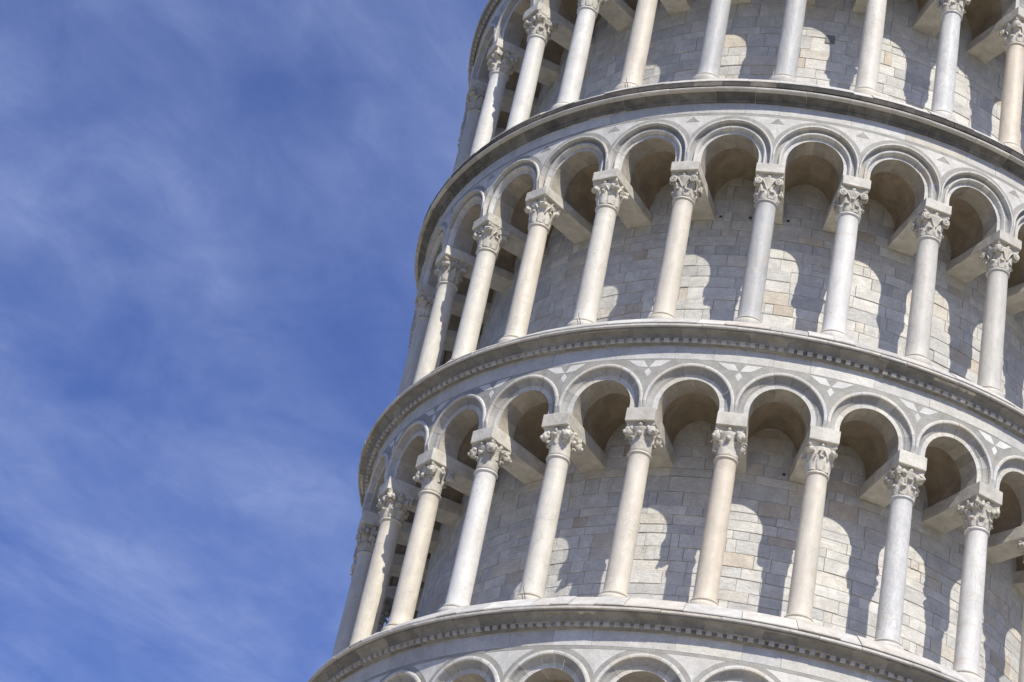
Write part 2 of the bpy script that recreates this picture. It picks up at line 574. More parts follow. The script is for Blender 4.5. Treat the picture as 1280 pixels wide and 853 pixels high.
# -- drum wall: every ashlar block is modelled
def drum(parent, z0, z1):
    mb = MB()
    z = z0
    while z < z1 - 0.02:
        h = random.choice((0.17, 0.21, 0.25, 0.28, 0.31, 0.35)) * random.uniform(0.94, 1.06)
        if z + h > z1 - 0.12:
            h = z1 - z
        a = -pi + random.uniform(0, 0.1)
        end = a + 2 * pi
        while a < end - 1e-4:
            L = random.choice((0.16, 0.28, 0.36, 0.46, 0.58, 0.72, 0.9)) * random.uniform(0.9, 1.1) / R_DRUM
            b = min(a + L, end)
            if end - b < 0.035:
                b = end
            pieces = [(a, b, z, z + h)]
            if random.random() < 0.10 and h > 0.25:             # a block patched with two thinner ones
                zm = z + h * random.uniform(0.4, 0.6)
                pieces = [(a, b, z, zm), (a, b, zm, z + h)]
            for (pa, pb, pz0, pz1) in pieces:
                blk = rb()
                d = random.uniform(-0.010, 0.010)
                g, gz = 0.0022 / R_DRUM * random.uniform(0.2, 2.4), 0.0022 * random.uniform(0.2, 2.4)
                n = max(1, int((pb - pa) / radians(2.2)))
                r1 = R_DRUM + d
                w = [random.uniform(-0.0035, 0.0035) for _ in range(4)]
                rows = []
                for (ri, dz, ga) in ((R_DRUM - 0.03, gz, g), (r1 - 0.006, gz, g), (r1, gz + 0.006, g + 0.006 / R_DRUM)):
                    lo = [cyl(pa + ga + (pb - pa - 2 * ga) * i / n, ri, pz0 + dz + w[0] + (w[1] - w[0]) * i / n) for i in range(n + 1)]
                    hi = [cyl(pa + ga + (pb - pa - 2 * ga) * i / n, ri, pz1 - dz + w[2] + (w[3] - w[2]) * i / n) for i in range(n + 1)]
                    rows.append(lo + hi[::-1])
                ids = [[mb.vert(p) for p in r] for r in rows]
                m = len(rows[0])
                for i in range(2):
                    for j in range(m):
                        k = (j + 1) % m
                        mb.face((ids[i][j], ids[i][k], ids[i + 1][k], ids[i + 1][j]), 0, blk)
                for i in range(n):
                    mb.face((ids[2][i], ids[2][i + 1], ids[2][m - 2 - i], ids[2][m - 1 - i]), 0, blk)
            a = b
        z += h
    ring_solid(mb, [(R_DRUM - 0.018, z0), (R_DRUM - 0.018, z1)], n=120, mi=1)
    return mb.build('drum_wall', [M['wall'], M['joint']], parent, recalc=False)


# -- arch of one bay, centred on azimuth 0; body with soffit and spandrel, mouldings as a sub-part
def arch_outline(zs, zi, rho, n=28):
    """points (u, z) of the opening offset by rho: up the left leg, round, down the right leg"""
    pts = [(-rho, zi)]
    for i in range(n + 1):
        t_ = pi - pi * i / n
        pts.append((rho * cos(t_), zs + rho * sin(t_)))
    pts.append((rho, zi))
    return pts


def up(u, z, r):
    return cyl(u / RA, r, z)


PROFILE = {   # (distance from the arch centre, radius from the tower axis)
    'lozenge': [(0.550, 7.700), (0.640, 7.702), (0.642, 7.712), (0.660, 7.716), (0.664, 7.726), (0.690, 7.734), (0.715, 7.748), (0.738, 7.772), (0.748, 7.806), (0.752, 7.832), (0.768, 7.838), (0.792, 7.838), (0.808, 7.828), (0.813, 7.798)],
    'triangle': [(0.550, 7.680), (0.622, 7.682), (0.624, 7.712), (0.634, 7.736), (0.650, 7.762), (0.668, 7.770), (0.686, 7.762), (0.694, 7.722), (0.715, 7.718), (0.752, 7.728), (0.772, 7.752), (0.776, 7.838), (0.804, 7.838), (0.813, 7.798)],
    'plain': [(0.550, 7.690), (0.632, 7.692), (0.634, 7.706), (0.655, 7.712), (0.660, 7.722), (0.690, 7.736), (0.717, 7.758), (0.738, 7.800), (0.744, 7.836), (0.772, 7.840), (0.804, 7.832), (0.813, 7.798)],
}


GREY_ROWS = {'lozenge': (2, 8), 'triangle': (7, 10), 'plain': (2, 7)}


def shrink(row, dr):
    """pull the two ends of a stone in by a few millimetres and set it slightly proud or back"""
    pts = [Vector(p) for p in row]
    for a, b in ((0, 1), (-1, -2)):
        d = pts[b] - pts[a]
        if d.length > 1e-6:
            pts[a] = pts[a] + d.normalized() * min(0.0022, d.length * 0.3)
    return [(p.x * (1 + dr / 7.7), p.y * (1 + dr / 7.7), p.z) for p in pts]


def arch_meshes(S):
    zs, zi, zt, kind = S['apex'] - RHO, S['it'], S['inlay'], S['kind']
    hb = HALF - 0.0002
    body = MB()
    # soffit of the front arch
    o = arch_outline(zs, zi, RHO)
    prof = PROFILE[kind]
    sc = [0]
    while sc[-1] < len(o) - 1:
        sc.append(min(len(o) - 1, sc[-1] + random.choice((3, 4, 5))))
    for c0, c1 in zip(sc[:-1], sc[1:]):
        dz = random.uniform(-0.004, 0.004)
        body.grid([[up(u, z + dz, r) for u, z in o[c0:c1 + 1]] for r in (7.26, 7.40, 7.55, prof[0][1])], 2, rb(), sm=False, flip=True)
    # back ring towards the vault
    o2 = arch_outline(zs, zi, RHO + 0.05)
    body.grid([[up(u, z, 7.26) for u, z in o], [up(u, z, 7.26) for u, z in o2]], 0)
    # spandrel face: strips from the hood outwards to the bay's edges
    e = prof[-1][0]
    n = 44
    inner, mid, outer = [], [], []
    b = 0.905 if kind != 'lozenge' else 0.82
    tcn = math.atan2(zt - zs, hb)
    angles = sorted([pi - pi * i / n for i in range(n + 1)] + [tcn, pi - tcn], reverse=True)
    for t_ in angles:
        c_, s_ = cos(t_), sin(t_)
        d = min(hb / abs(c_) if abs(c_) > 1e-6 else 9, (zt - zs) / s_ if s_ > 1e-6 else 9)
        e_ = min(e, d)
        inner.append((e_ * c_, zs + e_ * s_))
        m_ = min(b, d)
        mid.append((m_ * c_, zs + m_ * s_))
        outer.append((d * c_, zs + d * s_))
    grey, pale = 1, (0 if kind != 'lozenge' else 1)
    body.grid([[up(u, z, R_FACE) for u, z in inner], [up(u, z, R_FACE) for u, z in mid]], grey)
    q1 = [((u + 2 * a) / 3, (z + 2 * b_) / 3) for (u, z), (a, b_) in zip(outer, mid)]
    q2 = [((2 * u + a) / 3, (2 * z + b_) / 3) for (u, z), (a, b_) in zip(outer, mid)]
    body.grid([[up(u, z, R_FACE) for u, z in s] for s in (mid, q1, q2, outer)], pale)
    mould = MB()
    nv = 36
    rows = []
    for rho, r in prof:
        o3 = arch_outline(zs, zi, rho, nv)
        rows.append([up(max(-hb, min(hb, u)), z, r if 0 < i < len(o3) - 1 else min(r, 7.792)) for i, (u, z) in enumerate(o3)])
    cuts = [0]
    while cuts[-1] < nv + 2:
        cuts.append(cuts[-1] + random.choice((3, 4, 5, 6)))
    for c0, c1 in zip(cuts[:-1], cuts[1:]):              # one stone of the arch after another
        blk = (random.random() ** 0.8, random.random(), random.random())
        sl = [r_[c0:c1 + 1] for r_ in rows]
        if len(sl[0]) > 1:
            dr = random.uniform(-0.003, 0.003)
            sl = [shrink(r_, dr) for r_ in sl]
            g0, g1 = GREY_ROWS[kind]                     # the recessed bands take the greyer material
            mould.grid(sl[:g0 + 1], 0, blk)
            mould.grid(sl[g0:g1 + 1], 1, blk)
            mould.grid(sl[g1:], 0, blk)
    # bed surface closing the legs is hidden on the impost
    return body, mould


def vault_ring(parent, S, k0, k1):
    mb = MB()
    zs, zi = S['apex'] - RHO + 0.015, S['it']
    for k in range(k0, k1):
        a = PHASE + (k + 0.5) * STEP
        o = arch_outline(zs, zi, RHO + 0.05, 20)
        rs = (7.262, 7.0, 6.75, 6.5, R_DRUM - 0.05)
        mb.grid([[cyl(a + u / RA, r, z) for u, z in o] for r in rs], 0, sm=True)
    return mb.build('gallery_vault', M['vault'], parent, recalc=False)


def impost_mesh(S, seed):
    mb = MB()
    w0, w1 = 0.268, 0.268
    zb, zt = S['ib'], S['it']
    r0, r1 = R_DRUM - 0.06, 7.806
    n = 10
    def sec(y, w, i):
        j = lambda s: 0.010 * noise.noise(Vector((y * 3.1, s * 7.7 + seed * 31.3, S['z'])))
        return [(-w + j(1), y, zb + j(2)), (w + j(3), y, zb + j(4)), (w + j(5), y, zt - 0.001), (-w + j(6), y, zt - 0.001)]
    rows = [sec(-(r0 + (r1 - r0) * i / n), w0, i) for i in range(n + 1)]
    mb.grid(rows, 0, wrap=True)
    mb.face([mb.vert(p) for p in rows[0]])
    mb.face([mb.vert(p) for p in rows[-1]])
    o = mb.build('impost_beam', M['impost'], None, bevel=0.014)
    return o


# -- columns
def shaft_mesh(S):
    mb = MB()
    z0, z1 = -0.005, S['neck']
    prof = [(0.224, z0), (0.224, z0 + 0.02), (0.214, z0 + 0.05)]
    for i in range(1, 13):
        t_ = i / 12
        r = 0.213 - 0.020 * t_ + 0.004 * sin(pi * t_)
        prof.append((r, z0 + 0.05 + (z1 - 0.07 - z0 - 0.05) * t_))
    prof += [(0.197, z1 - 0.055), (0.214, z1 - 0.048), (0.223, z1 - 0.032), (0.223, z1 - 0.022), (0.214, z1 - 0.006), (0.2, z1)]
    lathe(mb, prof, 40)
    me_o = mb.build('column', M['column'], None)
    return me_o


def base_mesh():
    mb = MB()
    prof = [(0.285, -0.35), (0.296, -0.21), (0.304, -0.18), (0.308, -0.14), (0.306, -0.110), (0.296, -0.088), (0.276, -0.076), (0.248, -0.070), (0.236, -0.058), (0.236, -0.048), (0.256, -0.038), (0.260, -0.026), (0.254, -0.012), (0.230, -0.0055)]
    lathe(mb, prof, 40)
    return mb.build('base', M['column'], None)


def capital_mesh(h, style, seed):
    rnd = random.Random(seed)
    mb = MB()
    k = h / 0.55
    bell = [(0.199, 0), (0.196, 0.05), (0.197, 0.14), (0.203, 0.24), (0.216, 0.33), (0.240, 0.40), (0.262, 0.445), (0.262, 0.46), (0.235, 0.475)]
    lathe(mb, [(r, z * k) for r, z in bell], 28)
    # abacus with hollowed sides
    out = []
    for q in range(4):
        rot = Matrix.Rotation(q * pi / 2, 2)
        for i in range(9):
            u = -0.245 + 0.49 * i / 8
            out.append(rot @ Vector((u, -(0.262 - 0.045 * (1 - (u / 0.245) ** 2)))))
    mb.grid([[(p.x * f, p.y * f, z * k) for p in out] for f, z in ((0.90, 0.462), (0.97, 0.478), (1.0, 0.485), (1.0, 0.530), (1.04, 0.552))], 0, wrap=True)
    mb.face([mb.vert((p.x * 1.04, p.y * 1.04, 0.552 * k)) for p in out])
    mb.face([mb.vert((p.x * 0.9, p.y * 0.9, 0.462 * k)) for p in out][::-1])

    def leaf(ang, z0, z1, w, curl, thick=0.02, r0=0.2):
        d = Vector((sin(ang), -cos(ang), 0))
        tng = Vector((cos(ang), sin(ang), 0))
        pts = []
        for i in range(8):
            t_ = i / 7
            z = z0 + (z1 - z0) * min(1, t_ * 1.2) - (max(0, t_ - 0.8) * 5) ** 2 * 0.045
            r = r0 + 0.012 + 0.03 * t_ + curl * max(0, t_ - 0.4) ** 1.6 * 1.9
            ww = w * (0.75 + 0.5 * sin(pi * min(1, t_ * 0.9))) * (1 - 0.35 * t_ ** 3)
            pts.append((r, z * k, ww))
        rows = []
        for r, z, ww in pts:
            row = []
            for j in range(7):
                s = -1 + 2 * j / 6
                rr = r - 0.018 * s * s + 0.010 * (1 - abs(s)) + 0.004 * cos(s * 9)
                row.append(d * rr + tng * (s * ww) + Vector((0, 0, z)))
            rows.append(row)
        back = [[p - d * thick for p in row] for row in rows]
        mb.grid(rows, 0, sm=True)
        mb.grid(back, 0, sm=True, flip=True)
        for a_, b_ in ((0, 0), (6, 6)):
            mb.grid([[r_[a_] for r_ in rows], [r_[a_] for r_ in back]], 0)
        mb.grid([rows[-1], back[-1]], 0)

    def spiral(ang, side, R=0.068, z=0.385, u0=0.195, dist=0.252, tr=0.017):
        d = Vector((sin(ang), -cos(ang), 0))
        tng = Vector((cos(ang), sin(ang), 0))
        path = []
        for i in range(9):                                  # stem rising from the middle of the face
            t_ = i / 9
            uu = side * (0.02 + (u0 - 0.02) * t_ ** 1.2)
            zz = (0.20 + (z + R - 0.20) * (1 - (1 - t_) ** 2))
            path.append(d * (0.212 + 0.035 * t_) + tng * uu + Vector((0, 0, zz * k)))
        turns = 1.75
        for i in range(26):
            t_ = i / 25
            ph = pi / 2 - 2 * pi * turns * t_
            rr = R * (1 - 0.80 * t_)
            path.append(d * (dist + 0.02 * t_) + tng * (side * (u0 + rr * cos(ph))) + Vector((0, 0, (z + rr * sin(ph)) * k)))
        tube(mb, path, [tr * (0.8 + 0.2 * min(1, i / 9)) for i in range(len(path))], 6)

    diag = [pi / 4 + q * pi / 2 for q in range(4)]
    if style == 'volute':
        for q in range(8):
            leaf(q * pi / 4 + pi / 8, 0.015, 0.17 + 0.02 * (q % 2), 0.070, 0.035, 0.02, 0.196)
        for q in range(4):
            for s in (-1, 1):
                spiral(q * pi / 2, s, 0.074, 0.375, 0.188, 0.250, 0.020)
            d = Vector((sin(q * pi / 2), -cos(q * pi / 2), 0))
            blob(mb, d * 0.232 + Vector((0, 0, 0.495 * k)), (0.044, 0.040, 0.046), None, 8, 6, 0.25, seed + q)
            if rnd.random() < 0.6:
                leaf(q * pi / 2, 0.16, 0.29, 0.045, 0.04, 0.02, 0.205)
        for a_ in diag:
            d = Vector((sin(a_), -cos(a_), 0))
            leaf(a_, 0.1, 0.34, 0.055, 0.07, 0.03, 0.205)
            blob(mb, d * 0.270 + Vector((0, 0, 0.385 * k)), (0.052, 0.052, 0.075), None, 9, 7, 0.15, seed + a_)
    elif style == 'smooth':
        for q in range(4):
            leaf(q * pi / 2, 0.02, 0.30, 0.075, 0.035, 0.02, 0.196)
        for a_ in diag:
            leaf(a_, 0.02, 0.43, 0.085, 0.15, 0.03, 0.198)
            d = Vector((sin(a_), -cos(a_), 0))
            tg = Vector((cos(a_), sin(a_), 0))
            # curled leaf tip: a short roll lying across the corner, pinched in the middle
            cz = 0.375 + rnd.uniform(-0.012, 0.012)
            tube(mb, [d * (0.318 - 0.03 * abs(t_)) + tg * (0.075 * t_) + Vector((0, 0, (cz + 0.018 * abs(t_)) * k)) for t_ in (-1, -0.6, -0.2, 0.2, 0.6, 1)], [0.040, 0.052, 0.050, 0.050, 0.052, 0.040], 10)
        for q in range(4):
            a_ = q * pi / 2
            d = Vector((sin(a_), -cos(a_), 0))
            tg = Vector((cos(a_), sin(a_), 0))
            if seed % 3 == 0:
                blob(mb, d * 0.255 + Vector((0, 0, 0.29 * k)), (0.040, 0.040, 0.034), None, 8, 6, 0.2, seed)
            for sd in (-1, 1):          # inner stems meeting under the flower
                tube(mb, [d * 0.212 + tg * (sd * 0.12) + Vector((0, 0, 0.22 * k)), d * 0.225 + tg * (sd * 0.09) + Vector((0, 0, 0.33 * k)), d * 0.245 + tg * (sd * 0.045) + Vector((0, 0, 0.41 * k)), d * 0.255 + tg * (sd * 0.03) + Vector((0, 0, 0.375 * k))], [0.016, 0.018, 0.020, 0.016], 7)
            blob(mb, d * 0.240 + Vector((0, 0, 0.505 * k)), (0.036, 0.034, 0.040), None, 8, 6, 0.3, seed + q)
    elif style == 'heads':
        for q, a_ in enumerate(diag):
            d = Vector((sin(a_), -cos(a_), 0))
            t_ = Vector((cos(a_), sin(a_), 0))
            zc = 0.385 + rnd.uniform(-0.02, 0.02)
            rot = Matrix.Rotation(a_, 3, 'Z')
            blob(mb, d * 0.300 + Vector((0, 0, zc * k)), (0.085, 0.080, 0.100), rot, 12, 9, 0.28, seed + q)
            blob(mb, d * 0.375 + Vector((0, 0, (zc - 0.035) * k)), (0.032, 0.045, 0.038), rot, 8, 6, 0.2, seed + q * 3)
            for s in (-1, 1):
                blob(mb, d * 0.290 + t_ * (s * 0.078) + Vector((0, 0, (zc + 0.045) * k)), (0.030, 0.036, 0.042), rot, 8, 6, 0.3, seed + q * 5 + s)
                blob(mb, d * 0.345 + t_ * (s * 0.035) + Vector((0, 0, (zc + 0.03) * k)), (0.016, 0.016, 0.014), rot, 6, 5, 0, seed)
            leaf(a_, 0.22, 0.31, 0.05, 0.06)
        for q in range(4):
            a_ = q * pi / 2
            d = Vector((sin(a_), -cos(a_), 0))
            if q % 2 == seed % 2:
                blob(mb, d * 0.255 + Vector((0, 0, 0.32 * k)), (0.050, 0.050, 0.045), None, 9, 7, 0.35, seed + q)
                blob(mb, d * 0.24 + Vector((0, 0, 0.50 * k)), (0.045, 0.045, 0.04), None, 8, 6, 0.3, seed + q)
            else:
                leaf(a_, 0.22, 0.40, 0.05, 0.11)
                blob(mb, d * 0.24 + Vector((0, 0, 0.49 * k)), (0.04, 0.04, 0.05), None, 8, 6, 0.3, seed + q)
    else:                                                    # leafy
        for q in range(8):
            leaf(q * pi / 4 + pi / 8, 0.01, 0.19, 0.074, 0.05, 0.03, 0.196)
        for q in range(8):
            leaf(q * pi / 4, 0.10, 0.33 + 0.03 * (q % 2), 0.070, 0.07 + 0.03 * (q % 2), 0.04, 0.204)
        for a_ in diag:
            leaf(a_, 0.24, 0.46, 0.085, 0.12, 0.05, 0.22)
            d = Vector((sin(a_), -cos(a_), 0))
            t_ = Vector((cos(a_), sin(a_), 0))
            blob(mb, d * 0.305 + Vector((0, 0, 0.405 * k)), (0.066, 0.066, 0.070), None, 12, 9, 0.9, seed + a_)
            for s in (-1, 1):
                blob(mb, d * 0.275 + t_ * (s * 0.085) + Vector((0, 0, (0.385 + 0.02 * s) * k)), (0.050, 0.050, 0.056), None, 10, 8, 0.9, seed + s + a_)
        for q in range(4):
            d = Vector((sin(q * pi / 2), -cos(q * pi / 2), 0))
            blob(mb, d * 0.232 + Vector((0, 0, 0.50 * k)), (0.048, 0.042, 0.044), None, 8, 6, 0.4, seed + q)
    # weathering: nibble the carving a little
    mb.v = [tuple(Vector(p) + noise.noise_vector(Vector(p) * (12 if style == 'leafy' else 14) + Vector((seed, 0, 0))) * (0.013 if style == 'leafy' else 0.007)) for p in mb.v]
    return mb.build('capital', M['capital'], None)


# -- cornices
CORNICE = {
    'lozenge': [(7.795, -0.262), (7.83, -0.268), (7.862, -0.250), (7.868, -0.236), (7.868, -0.172), (7.935, -0.170), (7.945, -0.140), (7.965, -0.112), (8.005, -0.086), (8.055, -0.074), (8.075, -0.070), (8.075, -0.040)],
    'triangle': [(7.795, -0.320), (7.840, -0.316), (7.858, -0.296), (7.866, -0.258), (7.895, -0.250), (7.915, -0.226), (7.950, -0.205), (7.985, -0.192), (7.995, -0.188), (8.040, -0.184), (8.066, -0.170), (8.076, -0.150), (8.068, -0.130), (8.040, -0.116), (8.012, -0.110), (8.010, -0.090)],
}
CORNICE['plain'] = CORNICE['lozenge']


def cornice(S, z):
    kind = S['kind']
    d = S['r_lip'] - (8.06 if kind == 'triangle' else 8.12)
    lip = z + S['lip']
    prof = [(r + d * max(0, (r - 7.8) / 0.3), lip + h) for r, h in CORNICE[kind]]
    mb = MB()
    if kind == 'triangle':
        st = random.getstate()
        for part, slot in ((prof[:9], 0), (prof[8:14], 2), (prof[13:], 0)):
            random.setstate(st)                       # the same joints through all three mouldings
            ring_blocks(mb, part, (radians(3.2), radians(7.5)), radians(0.07), 0.005, 0.003, sub=radians(1.2), mi=slot)
    else:
        ring_blocks(mb, prof, (radians(3.2), radians(7.5)), radians(0.07), 0.005, 0.003, sub=radians(1.2))
    ring_solid(mb, [(r - 0.014, h) for r, h in prof], n=240, mi=1)
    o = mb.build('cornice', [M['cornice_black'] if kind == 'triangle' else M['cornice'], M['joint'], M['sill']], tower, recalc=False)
    # weathered sill: a thin projecting slab whose top slopes up to the column bases
    sb = MB()
    rl = S['r_lip']
    top = z + S['top']
    lo = -0.096 if kind == 'triangle' else -0.036
    sp = [(rl - 0.07, lip + lo - 0.002), (rl - 0.006, lip + lo), (rl, lip + lo + 0.006), (rl, lip + 0.004), (rl - 0.008, lip + 0.012), (rl - 0.040, lip + 0.020)]
    ring_blocks(sb, sp, (radians(3.0), radians(8.5)), radians(0.06), 0.010, 0.004, sub=radians(1.2), mi=2 if kind == 'triangle' else 0)
    sp2 = [(rl - 0.080, lip + 0.046), (rl - 0.034, lip + 0.048), (rl - 0.028, lip + 0.054), (rl - 0.030, lip + 0.074), (rl - 0.044, lip + 0.090), (7.85, top - 0.030), (7.82, top - 0.004), (7.70, top + 0.002)]
    ring_blocks(sb, sp2, (radians(2.2), radians(7.0)), radians(0.05), 0.012, 0.010, sub=radians(1.2))
    ring_solid(sb, [(7.79, lip - 0.04), (rl - 0.085, lip - 0.02), (rl - 0.085, lip + 0.05), (7.80, top - 0.03), (7.70, top - 0.012)], n=240, mi=1)
    sb.build('sill', [M['sill'], M['joint'], M['soot']], o, recalc=False)
    if kind != 'triangle':
        db = MB()
        n = 290
        angs, rad = [], []
        for i in range(n):
            a = -pi + 2 * pi * i / n + random.uniform(-0.001, 0.001)
            w = 0.0062 + random.uniform(-0.0007, 0.0007)
            r1 = 7.926 + random.uniform(-0.008, 0.003)
            angs += [a - w, a - w + 0.0002, a + w - 0.0002, a + w]
            rad += [7.871, r1, r1, 7.871]
        angs.append(angs[0] + 2 * pi)
        rad.append(7.871)
        lo = [cyl(t_, r, lip - 0.236) for t_, r in zip(angs, rad)]
        hi = [cyl(t_, r, lip - 0.1705) for t_, r in zip(angs, rad)]
        bk = [cyl(t_, 7.86, lip - 0.236) for t_ in angs]
        db.grid([bk, lo, hi], 0)
        db.build('dentil_course', M['dentil'], o, recalc=False)
    return o


def frieze(S, z):
    mb = MB()
    z0, z1 = z + S['inlay'], z + S['ftop'] + 0.02
    ring_blocks(mb, [(R_FACE + 0.002, z0 + 0.002), (R_FACE + 0.004, z0 + 0.006), (R_FACE + 0.004, z1)], (radians(4.5), radians(11)), radians(0.035), 0.0025, 0.0, sub=radians(1.5))
    ring_solid(mb, [(R_FACE - 0.012, z0), (R_FACE - 0.012, z1)], n=200, mi=1)
    o = mb.build('frieze', [M['frieze'], M['joint']], tower, recalc=False)
    if S['kind'] != 'lozenge':                     # thin grey string under the frieze
        gb = MB()
        h = 0.055 if S['kind'] == 'triangle' else 0.058
        rows = [(R_FACE - 0.002, z0 - h), (R_FACE + 0.003, z0 - h + 0.002), (R_FACE + 0.003, z0 - 0.001)]
        ring_blocks(gb, rows, (radians(3), radians(9)), radians(0.02), 0.001, 0.0, sub=radians(1.5))
        gb.build('string_band', M['grey'], o, recalc=False)
    return o


def inlay_mesh(S):
    """marble intarsia of one spandrel, centred on the column axis; thin plates let into the face"""
    kind = S['kind']
    zt = S['inlay']
    mb = MB()

    def plate(pts, mi=0):
        c = (sum(p[0] for p in pts) / len(pts), sum(p[1] for p in pts) / len(pts))
        ring = [up(u, z, R_FACE + 0.004) for u, z in pts]
        low = [up(u, z, R_FACE - 0.004) for u, z in pts]
        ci = mb.vert(up(*c, R_FACE + 0.004))
        a = [mb.vert(p) for p in ring]
        b = [mb.vert(p) for p in low]
        n = len(pts)
        for i in range(n):
            j = (i + 1) % n
            mb.face((ci, a[i], a[j]), mi)
            mb.face((a[i], b[i], b[j], a[j]), mi)
    if kind == 'lozenge':
        zc = zt - 0.185
        for s in (-1, 1):
            plate([(s * 0.010, zc + 0.004), (s * 0.105, zc + 0.150), (s * 0.400, zc + 0.160), (s * 0.205, zc + 0.024)])
        plate([(0, zc - 0.014), (0.064, zc - 0.095), (0, zc - 0.205), (-0.064, zc - 0.095)])
        return mb.build('spandrel_inlay', M['inlay'], None)
    if kind == 'triangle':
        zc = zt - 0.066
        plate([(-0.135, zc - 0.145), (0.135, zc - 0.145), (0.0, zc - 0.012)])
        return mb.build('spandrel_inlay', M['grey'], None)
    return None


COLOURS = {   # stone of each shaft as the photograph shows it; alpha = veining
    'white': (0.685, 0.668, 0.625, 0.2), 'bluewhite': (0.64, 0.63, 0.60, 0.7), 'cream': (0.655, 0.60, 0.50, 0.25),
    'pink': (0.66, 0.58, 0.465, 0.2), 'grey': (0.49, 0.485, 0.46, 0.9), 'warmgrey': (0.56, 0.535, 0.475, 0.5),
    'ivory': (0.66, 0.625, 0.545, 0.25),
}
NAMES = {'white': 'plain white marble column', 'bluewhite': 'bluish white veined marble column', 'cream': 'cream marble column', 'pink': 'pinkish beige marble column',
         'grey': 'grey veined marble column', 'warmgrey': 'greyish beige marble column', 'ivory': 'ivory marble column'}
SHAFTS = {
    1: ['warmgrey', 'cream', 'cream', 'white', 'ivory', 'cream', 'pink', 'cream', 'bluewhite', 'white', 'ivory'],
    2: ['warmgrey', 'ivory', 'ivory', 'cream', 'ivory', 'cream', 'grey', 'white', 'warmgrey', 'warmgrey', 'ivory'],
    3: ['warmgrey', 'white', 'white', 'white', 'cream', 'grey', 'grey', 'ivory', 'bluewhite', 'pink', 'ivory'],
}
CAPS = {
    1: ['leafy', 'leafy', 'heads', 'heads', 'heads', 'heads', 'heads', 'smooth', 'leafy', 'leafy', 'leafy'],
    2: ['smooth', 'smooth', 'smooth', 'smooth', 'smooth', 'volute', 'volute', 'volute', 'volute', 'volute', 'volute'],
    3: ['smooth', 'leafy', 'leafy', 'smooth', 'volute', 'volute', 'volute', 'leafy', 'volute', 'volute', 'volute'],
}
NUDGE = {(1, 0): -0.3, (1, 1): 0.4, (1, 4): 0.3, (1, 5): 0.15, (1, 6): -0.13, (2, 0): 0.2, (2, 1): -0.4, (2, 2): 0.15, (2, 3): -0.45, (2, 7): -0.19, (3, 0): 0.3, (3, 2): 0.45, (3, 4): -0.2, (3, 5): 0.4, (3, 6): -0.15}


def clone(o, parent):
    c = o.copy()
    col.objects.link(c)
    c.parent = parent
    return c


base_proto = base_mesh()
first = {'base': True}
for si, S in enumerate(STOREYS):
    z = S['z'] + H0
    # drum, floor, vaults
    d = drum(tower, z + S['fl'] - 0.02, z + S['apex'] + 0.25)
    fl = MB()
    ring_solid(fl, [(R_DRUM - 0.1, z + S['fl'] - 0.004), (7.72, z + S['fl'] - 0.004)], n=120)
    ring_solid(fl, [(7.72, z + S['fl'] - 0.16), (R_DRUM - 0.1, z + S['fl'] - 0.16)], n=120)
    fl.build('gallery_floor', M['impost'], tower, recalc=False)
    v_ = vault_ring(tower, S, K0 - 1, K1 + 1)
    v_.location.z = z
    cornice(S, z)
    frieze(S, z)
    # closing roof of the gallery behind the frieze
    # arches
    arches = []
    for _ in range(4):
        body, mould = arch_meshes(S)
        pb = body.build('arch', [M['white'], M['grey'], M['soffit']], tower, recalc=False)
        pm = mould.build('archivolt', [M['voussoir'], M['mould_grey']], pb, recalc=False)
        arches.append((pb, pm))
    ip = inlay_mesh(S)
    for k in range(K0 - 1, K1 + 1):
        pb, pm = arches[(k - K0 + 1) % 4]
        if k - K0 + 1 < 4:
            o = pb
        else:
            o = clone(pb, tower)
            clone(pm, o)
        o.location = (0, 0, z)
        o.rotation_euler = (0, 0, PHASE + (k + 0.5) * STEP)
        if ip is not None:
            q = ip if k == K0 - 1 else clone(ip, tower)
            q.parent = tower
            q.location = (0, 0, z)
            q.rotation_euler = (0, 0, PHASE + k * STEP)
    ims = [impost_mesh(S, q) for q in range(4)]
    if S['cols']:
        sh = shaft_mesh(S)
        caps = {}
    for k in range(K0, K1 + 1):
        a = PHASE + k * STEP + radians(max(-0.25, min(0.25, NUDGE.get((si, k), 0.0))))
        im = ims[(k - K0) % 4]
        o = im if k - K0 < 4 else clone(im, tower)
        o.parent = tower
        o.location = (0, 0, z)
        o.rotation_euler = (0, 0, PHASE + k * STEP)
        if not S['cols']:
            continue
        hue = SHAFTS[si][k] if 0 <= k < len(SHAFTS[si]) else random.choice(['ivory', 'white', 'cream', 'warmgrey'])
        sty = CAPS[si][k] if 0 <= k < len(CAPS[si]) else 'leafy'
        c = sh if k == K0 else clone(sh, tower)
        c.parent = tower
        c.location = (R_COL * sin(a), -R_COL * cos(a), z)
        c.rotation_euler = (0, 0, a)
        jit = 1 + random.uniform(-0.04, 0.04)
        colr = COLOURS[hue]
        c.color = (colr[0] * jit, colr[1] * jit, colr[2] * jit, colr[3])
        c.scale = (1 + random.uniform(-0.03, 0.03),) * 2 + (1,)
        c['label'] = NAMES[hue]
        b = base_proto if first.pop('base', False) else clone(base_proto, c)
        b.parent = c
        b.color = tuple(x * 0.5 + y * 0.5 for x, y in zip(colr, COLOURS['cream']))
        key = (sty, k % 3)
        if key not in caps:
            caps[key] = capital_mesh(S['ib'] - S['neck'] - 0.002, sty, si * 10 + k % 3)
            cp = caps[key]
        else:
            cp = clone(caps[key], c)
        cp.parent = c
        cp.location = (0, 0, S['neck'])

# lower body of the tower down to the piazza
lb = MB()
zb = STOREYS[0]['z'] + H0 + STOREYS[0]['fl'] - 0.05
n = 120
rows = [[cyl(-pi + 2 * pi * j / n, r, zz) for j in range(n)] for r, zz in ((7.75, 0.0), (7.75, zb), (6.2, zb))]
lb.grid(rows, 0, wrap=True)
lb.build('lower_wall', M['frieze'], tower, recalc=False)


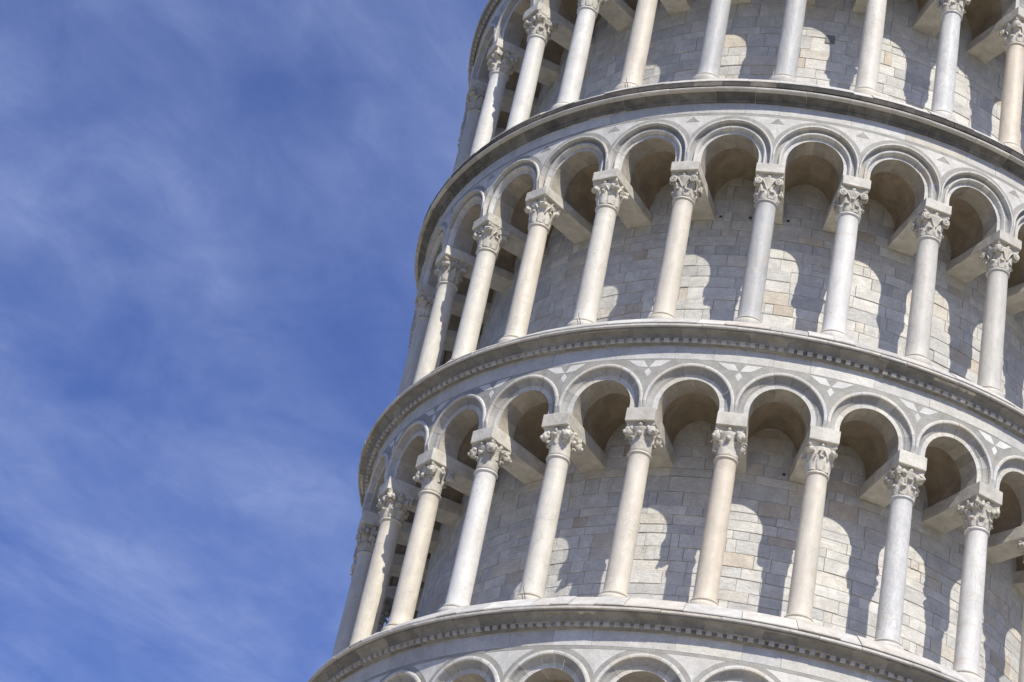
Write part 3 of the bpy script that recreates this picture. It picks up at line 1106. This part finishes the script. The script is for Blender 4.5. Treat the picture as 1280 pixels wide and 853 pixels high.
# ------------------------------------------------------------------ weathered details on the tower
def ray_mesh_box(parent, name, mat, k, z, w, h, proud):
    """a small stone or dark plate on the drum, set a few millimetres into or out of the wall"""
    mb = MB()
    a, da = PHASE + k * STEP, w / 2 / R_DRUM
    p = []
    for zz in (z - h / 2, z + h / 2):
        p += [cyl(a - da, R_DRUM + proud, zz), cyl(a + da, R_DRUM + proud, zz), cyl(a + da, R_DRUM - 0.02, zz), cyl(a - da, R_DRUM - 0.02, zz)]
    mb.box8(p)
    return mb.build(name, mat, parent, bevel=0.003)


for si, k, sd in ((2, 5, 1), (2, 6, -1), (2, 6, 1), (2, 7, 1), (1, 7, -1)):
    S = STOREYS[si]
    ray_mesh_box(tower, 'putlog_hole_plate', M['hole'], k + sd * 0.28, S['z'] + H0 + S['ib'] + 0.08 + random.uniform(-0.02, 0.02), 0.055, 0.045, 0.0115)
ray_mesh_box(tower, 'patch_stone', M['grey_patch'], 6.52, H[2] + H0 + 2.32, 0.20, 0.21, 0.013)


def on_tower(a, r, z):
    return TILT @ Vector(cyl(a, r, z + H0))


def small_thing(name, mb, mat, label, cat, group, a, r, z):
    """mesh given in a frame with x along the tower's rim, -y outwards, z along its axis"""
    o = mb.build(name, mat, None)
    o.matrix_world = Matrix.Translation(on_tower(a, r, z)) @ TILT @ Matrix.Rotation(a, 4, 'Z')
    o['label'], o['category'], o['group'] = label, cat, group
    return o


def tuft(n, h, spread, seed):
    rnd = random.Random(seed)
    mb = MB()
    for i in range(n):
        x, y = rnd.uniform(-spread, spread), rnd.uniform(-0.05, 0.05)
        dx, dy, hh = rnd.uniform(-0.35, 0.35), rnd.uniform(-0.3, 0.2), h * rnd.uniform(0.6, 1.1)
        tube(mb, [(x * 0.5, y * 0.5, -0.004), (x * 0.5 + dx * hh * 0.4, y * 0.5 + dy * hh * 0.4, hh * 0.55), (x * 0.5 + dx * hh, y * 0.5 + dy * hh, hh)], [0.006, 0.005, 0.002], 5)
    return mb


WHERE = {1: 'lower', 2: 'middle', 3: 'upper'}
ORD = ['first', 'second', 'third', 'fourth', 'fifth', 'sixth', 'seventh', 'eighth', 'ninth']
for q, (si, k, side, n, h) in enumerate([(1, 1, -1, 8, 0.11), (1, 2, -1, 9, 0.12), (1, 3, -1, 9, 0.12), (1, 7, 1, 5, 0.13), (1, 8, 1, 4, 0.14), (2, 8, 1, 7, 0.15), (3, 2, -1, 8, 0.12)]):
    S = STOREYS[si]
    a = PHASE + k * STEP + side * 0.240 / 7.72 + radians(NUDGE.get((si, k), 0.0))
    small_thing('dry_grass_tuft', tuft(n, h, 0.05, 40 + q), M['straw'], 'dry grass tuft on the block above the %s column from left, %s gallery' % (ORD[k], WHERE[si]),
                'dry grass', 'dry grass tufts growing on the tower', a, 7.66, S['z'] + S['it'])
for si in (1, 2, 3):
    S = STOREYS[si]
    mb = MB()
    tube(mb, [(0.050, 0.01, -0.03), (0.035, 0.0, 0.04), (0.010, 0.0, 0.11), (-0.02, 0.0, 0.18), (-0.030, 0.005, 0.26)], [0.007, 0.007, 0.006, 0.006, 0.005], 6)
    small_thing('bent_wire', mb, M['iron'], 'thin dark bent wire at a column foot in the %s gallery' % WHERE[si],
                'wire', 'bent wires on the gallery sills', PHASE + 4 * STEP + 0.012, 7.84, S['z'] + S['fl'])
